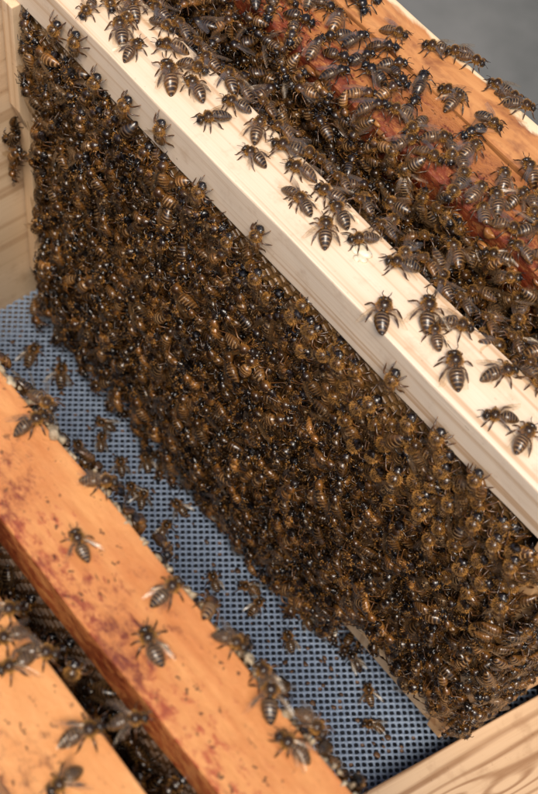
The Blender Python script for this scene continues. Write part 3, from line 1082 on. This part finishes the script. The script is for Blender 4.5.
# gap between the pale frame and the red frame
for layer in range(3):
    for (x, y) in scatter(-150, 190, 29, 61, (7.0, 7.4, 10.0)[layer], 3500):
        a = rng.uniform(0, 2 * math.pi)
        wall = abs(y - 46) / 16.0
        z = -62 + 30 * layer + 20 * wall * wall + rng.normal(0, 3)
        if z > -2 - (1 - wall) * 8:
            z = -6 - (1 - wall) * 8
        put((x, y, z), (rng.normal(0, .2), -(y - 46) / 16.0 * 0.9, 0.8), (math.cos(a), math.sin(a), 0), rng.uniform(0.95, 1.1), rng.normal(0, 0.3), rng.normal(0, 0.3))
for (x, z) in scatter(-150, 190, -60, -1, 7.2, 4000):
    if 20 < x < 120 and z > -14 and rng.random() < 0.55:
        continue
    a = rng.uniform(0, 2 * math.pi)
    put((x, 60.5, z), (0, -1, 0.15), (math.cos(a), 0, math.sin(a)), rng.uniform(0.95, 1.1), rng.normal(0, 0.25), rng.normal(0, 0.25))
# the red frame's top, thick at the far end and thinner over the bare wood
for (x, y) in scatter(-150, 190, 62, 108, 7.8, 6000):
    dens = 1.0 - max(0.0, (y - 88) / 16.0)
    if x > 40:
        dens *= 0.82
    if x < -40:
        dens = max(dens, 0.75)
    if rng.random() > dens:
        continue
    if min((x - r[0]) ** 2 + (y - r[1]) ** 2 for r in OLD_FAR) < 80:
        continue
    a = rng.uniform(0, 2 * math.pi)
    put((x, y, 0.6 + (rng.uniform(0, 3.0) if rng.random() < 0.25 else 0)), (0, 0, 1), (math.cos(a), math.sin(a), 0), rng.uniform(0.92, 1.08), rng.normal(0, 0.12), rng.normal(0, 0.12))
# gap between the two near frames and the wax edge of the orange one
for (x, z) in scatter(20, 200, -60, 4, 8.5, 700):
    if z > -10 and rng.random() < 0.75:
        continue
    a = rng.uniform(0, 2 * math.pi)
    put((x, -145.2 if rng.random() < 0.6 else -150 + rng.normal(0, 3), z), (0, -1, 0.3), (math.cos(a), 0, math.sin(a)), 1.0, rng.normal(0, 0.3), rng.normal(0, 0.3))
for x in np.arange(4, 205, 8.3):
    a = rng.uniform(0, 2 * math.pi)
    put((x + rng.normal(0, 2.5), -113.5, 5 + rng.normal(0, 3.5)), (0, 1, 0.35), (math.cos(a), 0, math.sin(a)), 0.95, rng.normal(0, 0.2), rng.normal(0, 0.3))

# the crowd bees that show largest become single bees, the rest one mass
R3 = np.array([CR[:], CU[:], CF[:]])
LIMIT = 300 - N_BEES
P = np.array([p for _, p in crowd])
D = (P - CAM) @ R3.T
px = 269 + 1402 * D[:, 0] / D[:, 2]
py = 397 - 1402 * D[:, 1] / D[:, 2]
inside = (px > -5) & (px < 543) & (py > -5) & (py < 799)
# open to the camera: nothing of the crowd much nearer on nearly the same line of sight
cover = np.zeros(len(P))
for i in range(len(P)):
    if inside[i]:
        near_i = (np.abs(px - px[i]) < 9) & (np.abs(py - py[i]) < 9) & (D[:, 2] < D[i, 2] - 2.0)
        cover[i] = near_i.sum()
hidden_by_bar = (P[:, 1] < 30) & (P[:, 1] > 2) & (P[:, 2] < -TH)
score = 1402.0 / D[:, 2] - 0.45 * cover - 100.0 * (~inside) - 3.0 * hidden_by_bar - 3.0 * ((P[:, 1] > -150) & (P[:, 1] < -110))
order = np.argsort(-score)
chosen = set(order[:max(0, LIMIT)].tolist())
for i in sorted(chosen):
    M, p = crowd[i]
    if p[1] > 61.5 and p[2] > -1:
        lab, grp = 'bee in the crowd on top of the red stained frame', 'bees crowding the red stained frame'
    elif p[1] > 25:
        lab, grp = 'bee in the gap between the pale bar and the red frame', 'bees crowding the gap behind the pale bar'
    elif p[1] < -100:
        lab, grp = 'bee clinging to the side of the old orange frame', 'bees on the sides of the orange frame'
    elif p[0] > XR + 5:
        lab, grp = 'bee on the near end of the pale frame, at right', 'bees on the end of the pale frame'
    elif p[2] < FLOOR + 14:
        lab, grp = 'bee in the dark fringe where the crowd meets the mesh', 'bees at the foot of the crowd'
    else:
        lab, grp = 'bee in the dense crowd covering the comb below the pale bar', 'bees crowding the comb of the pale frame'
    add_bee(M, p, lab, grp)

LOW = []
for k, kw in enumerate(VARIANTS):
    body, fuzz, wings = make_bee(hi=False, **dict(kw, amber=min(0.8, kw['amber'] + 0.15)))
    vs, fs, cs, ms = [], [], [], []
    n = 0
    for (v, f, c), m in ((body, 0), (fuzz, 1), (wings[0], 2), (wings[1], 2)):
        vs.append(v)
        fs.append(f + n)
        cs.append(c)
        ms.append(np.full(len(f), m))
        n += len(v)
    LOW.append((np.concatenate(vs), np.concatenate(fs), np.concatenate(cs), np.concatenate(ms), len(body[0]) + len(fuzz[0]), len(body[0])))
vs, fs, cs, ms = [], [], [], []
n = 0
for i, (M, p) in enumerate(crowd):
    if i in chosen:
        continue
    v, f, c, m, nb, nbody = LOW[int(rng.integers(len(LOW)))]
    vs.append(v @ M.T + p)
    fs.append(f + n)
    c = c.copy()
    if rng.random() < 0.5 or p[1] > 100:                            # wings folded out of sight
        keep = m < 2
        f, m = f[keep], m[keep]
        v, c = v[:nb], c[:nb]
        fs[-1] = f + n
        vs[-1] = v @ M.T + p
    tone = rng.uniform(0.85, 1.15)
    c[:nbody] *= rng.choice((0.28, 0.45, 0.7, 1.3)) * tone
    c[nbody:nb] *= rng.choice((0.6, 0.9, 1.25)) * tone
    cs.append(c)
    ms.append(m)
    n += len(v)
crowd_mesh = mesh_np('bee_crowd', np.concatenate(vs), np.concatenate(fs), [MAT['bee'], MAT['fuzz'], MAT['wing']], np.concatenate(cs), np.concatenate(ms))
o = link('bee_crowd', crowd_mesh)
tag(o, 'packed mass of dark bees covering the comb and filling the gaps', 'bee crowd', kind='stuff')
print('bees', N_BEES, 'crowd', len(crowd), 'tris', len(crowd_mesh.polygons))

# crumbs of wax and dirt fallen on the mesh, thickest under the crowd
pts = [(rng.uniform(-140, 160), -8 - abs(rng.normal(0, 26)), FLOOR + 0.5, rng.uniform(0.35, 1.1)) for _ in range(120)]
v, f = lump_soup(pts, 21, (1.3, 1.0, 0.5))
o = link('floor_debris', mesh_np('floor_debris', v, f, [MAT['old_comb']]))
tag(o, 'dark crumbs of wax and dirt scattered over the mesh floor', 'debris', kind='stuff')
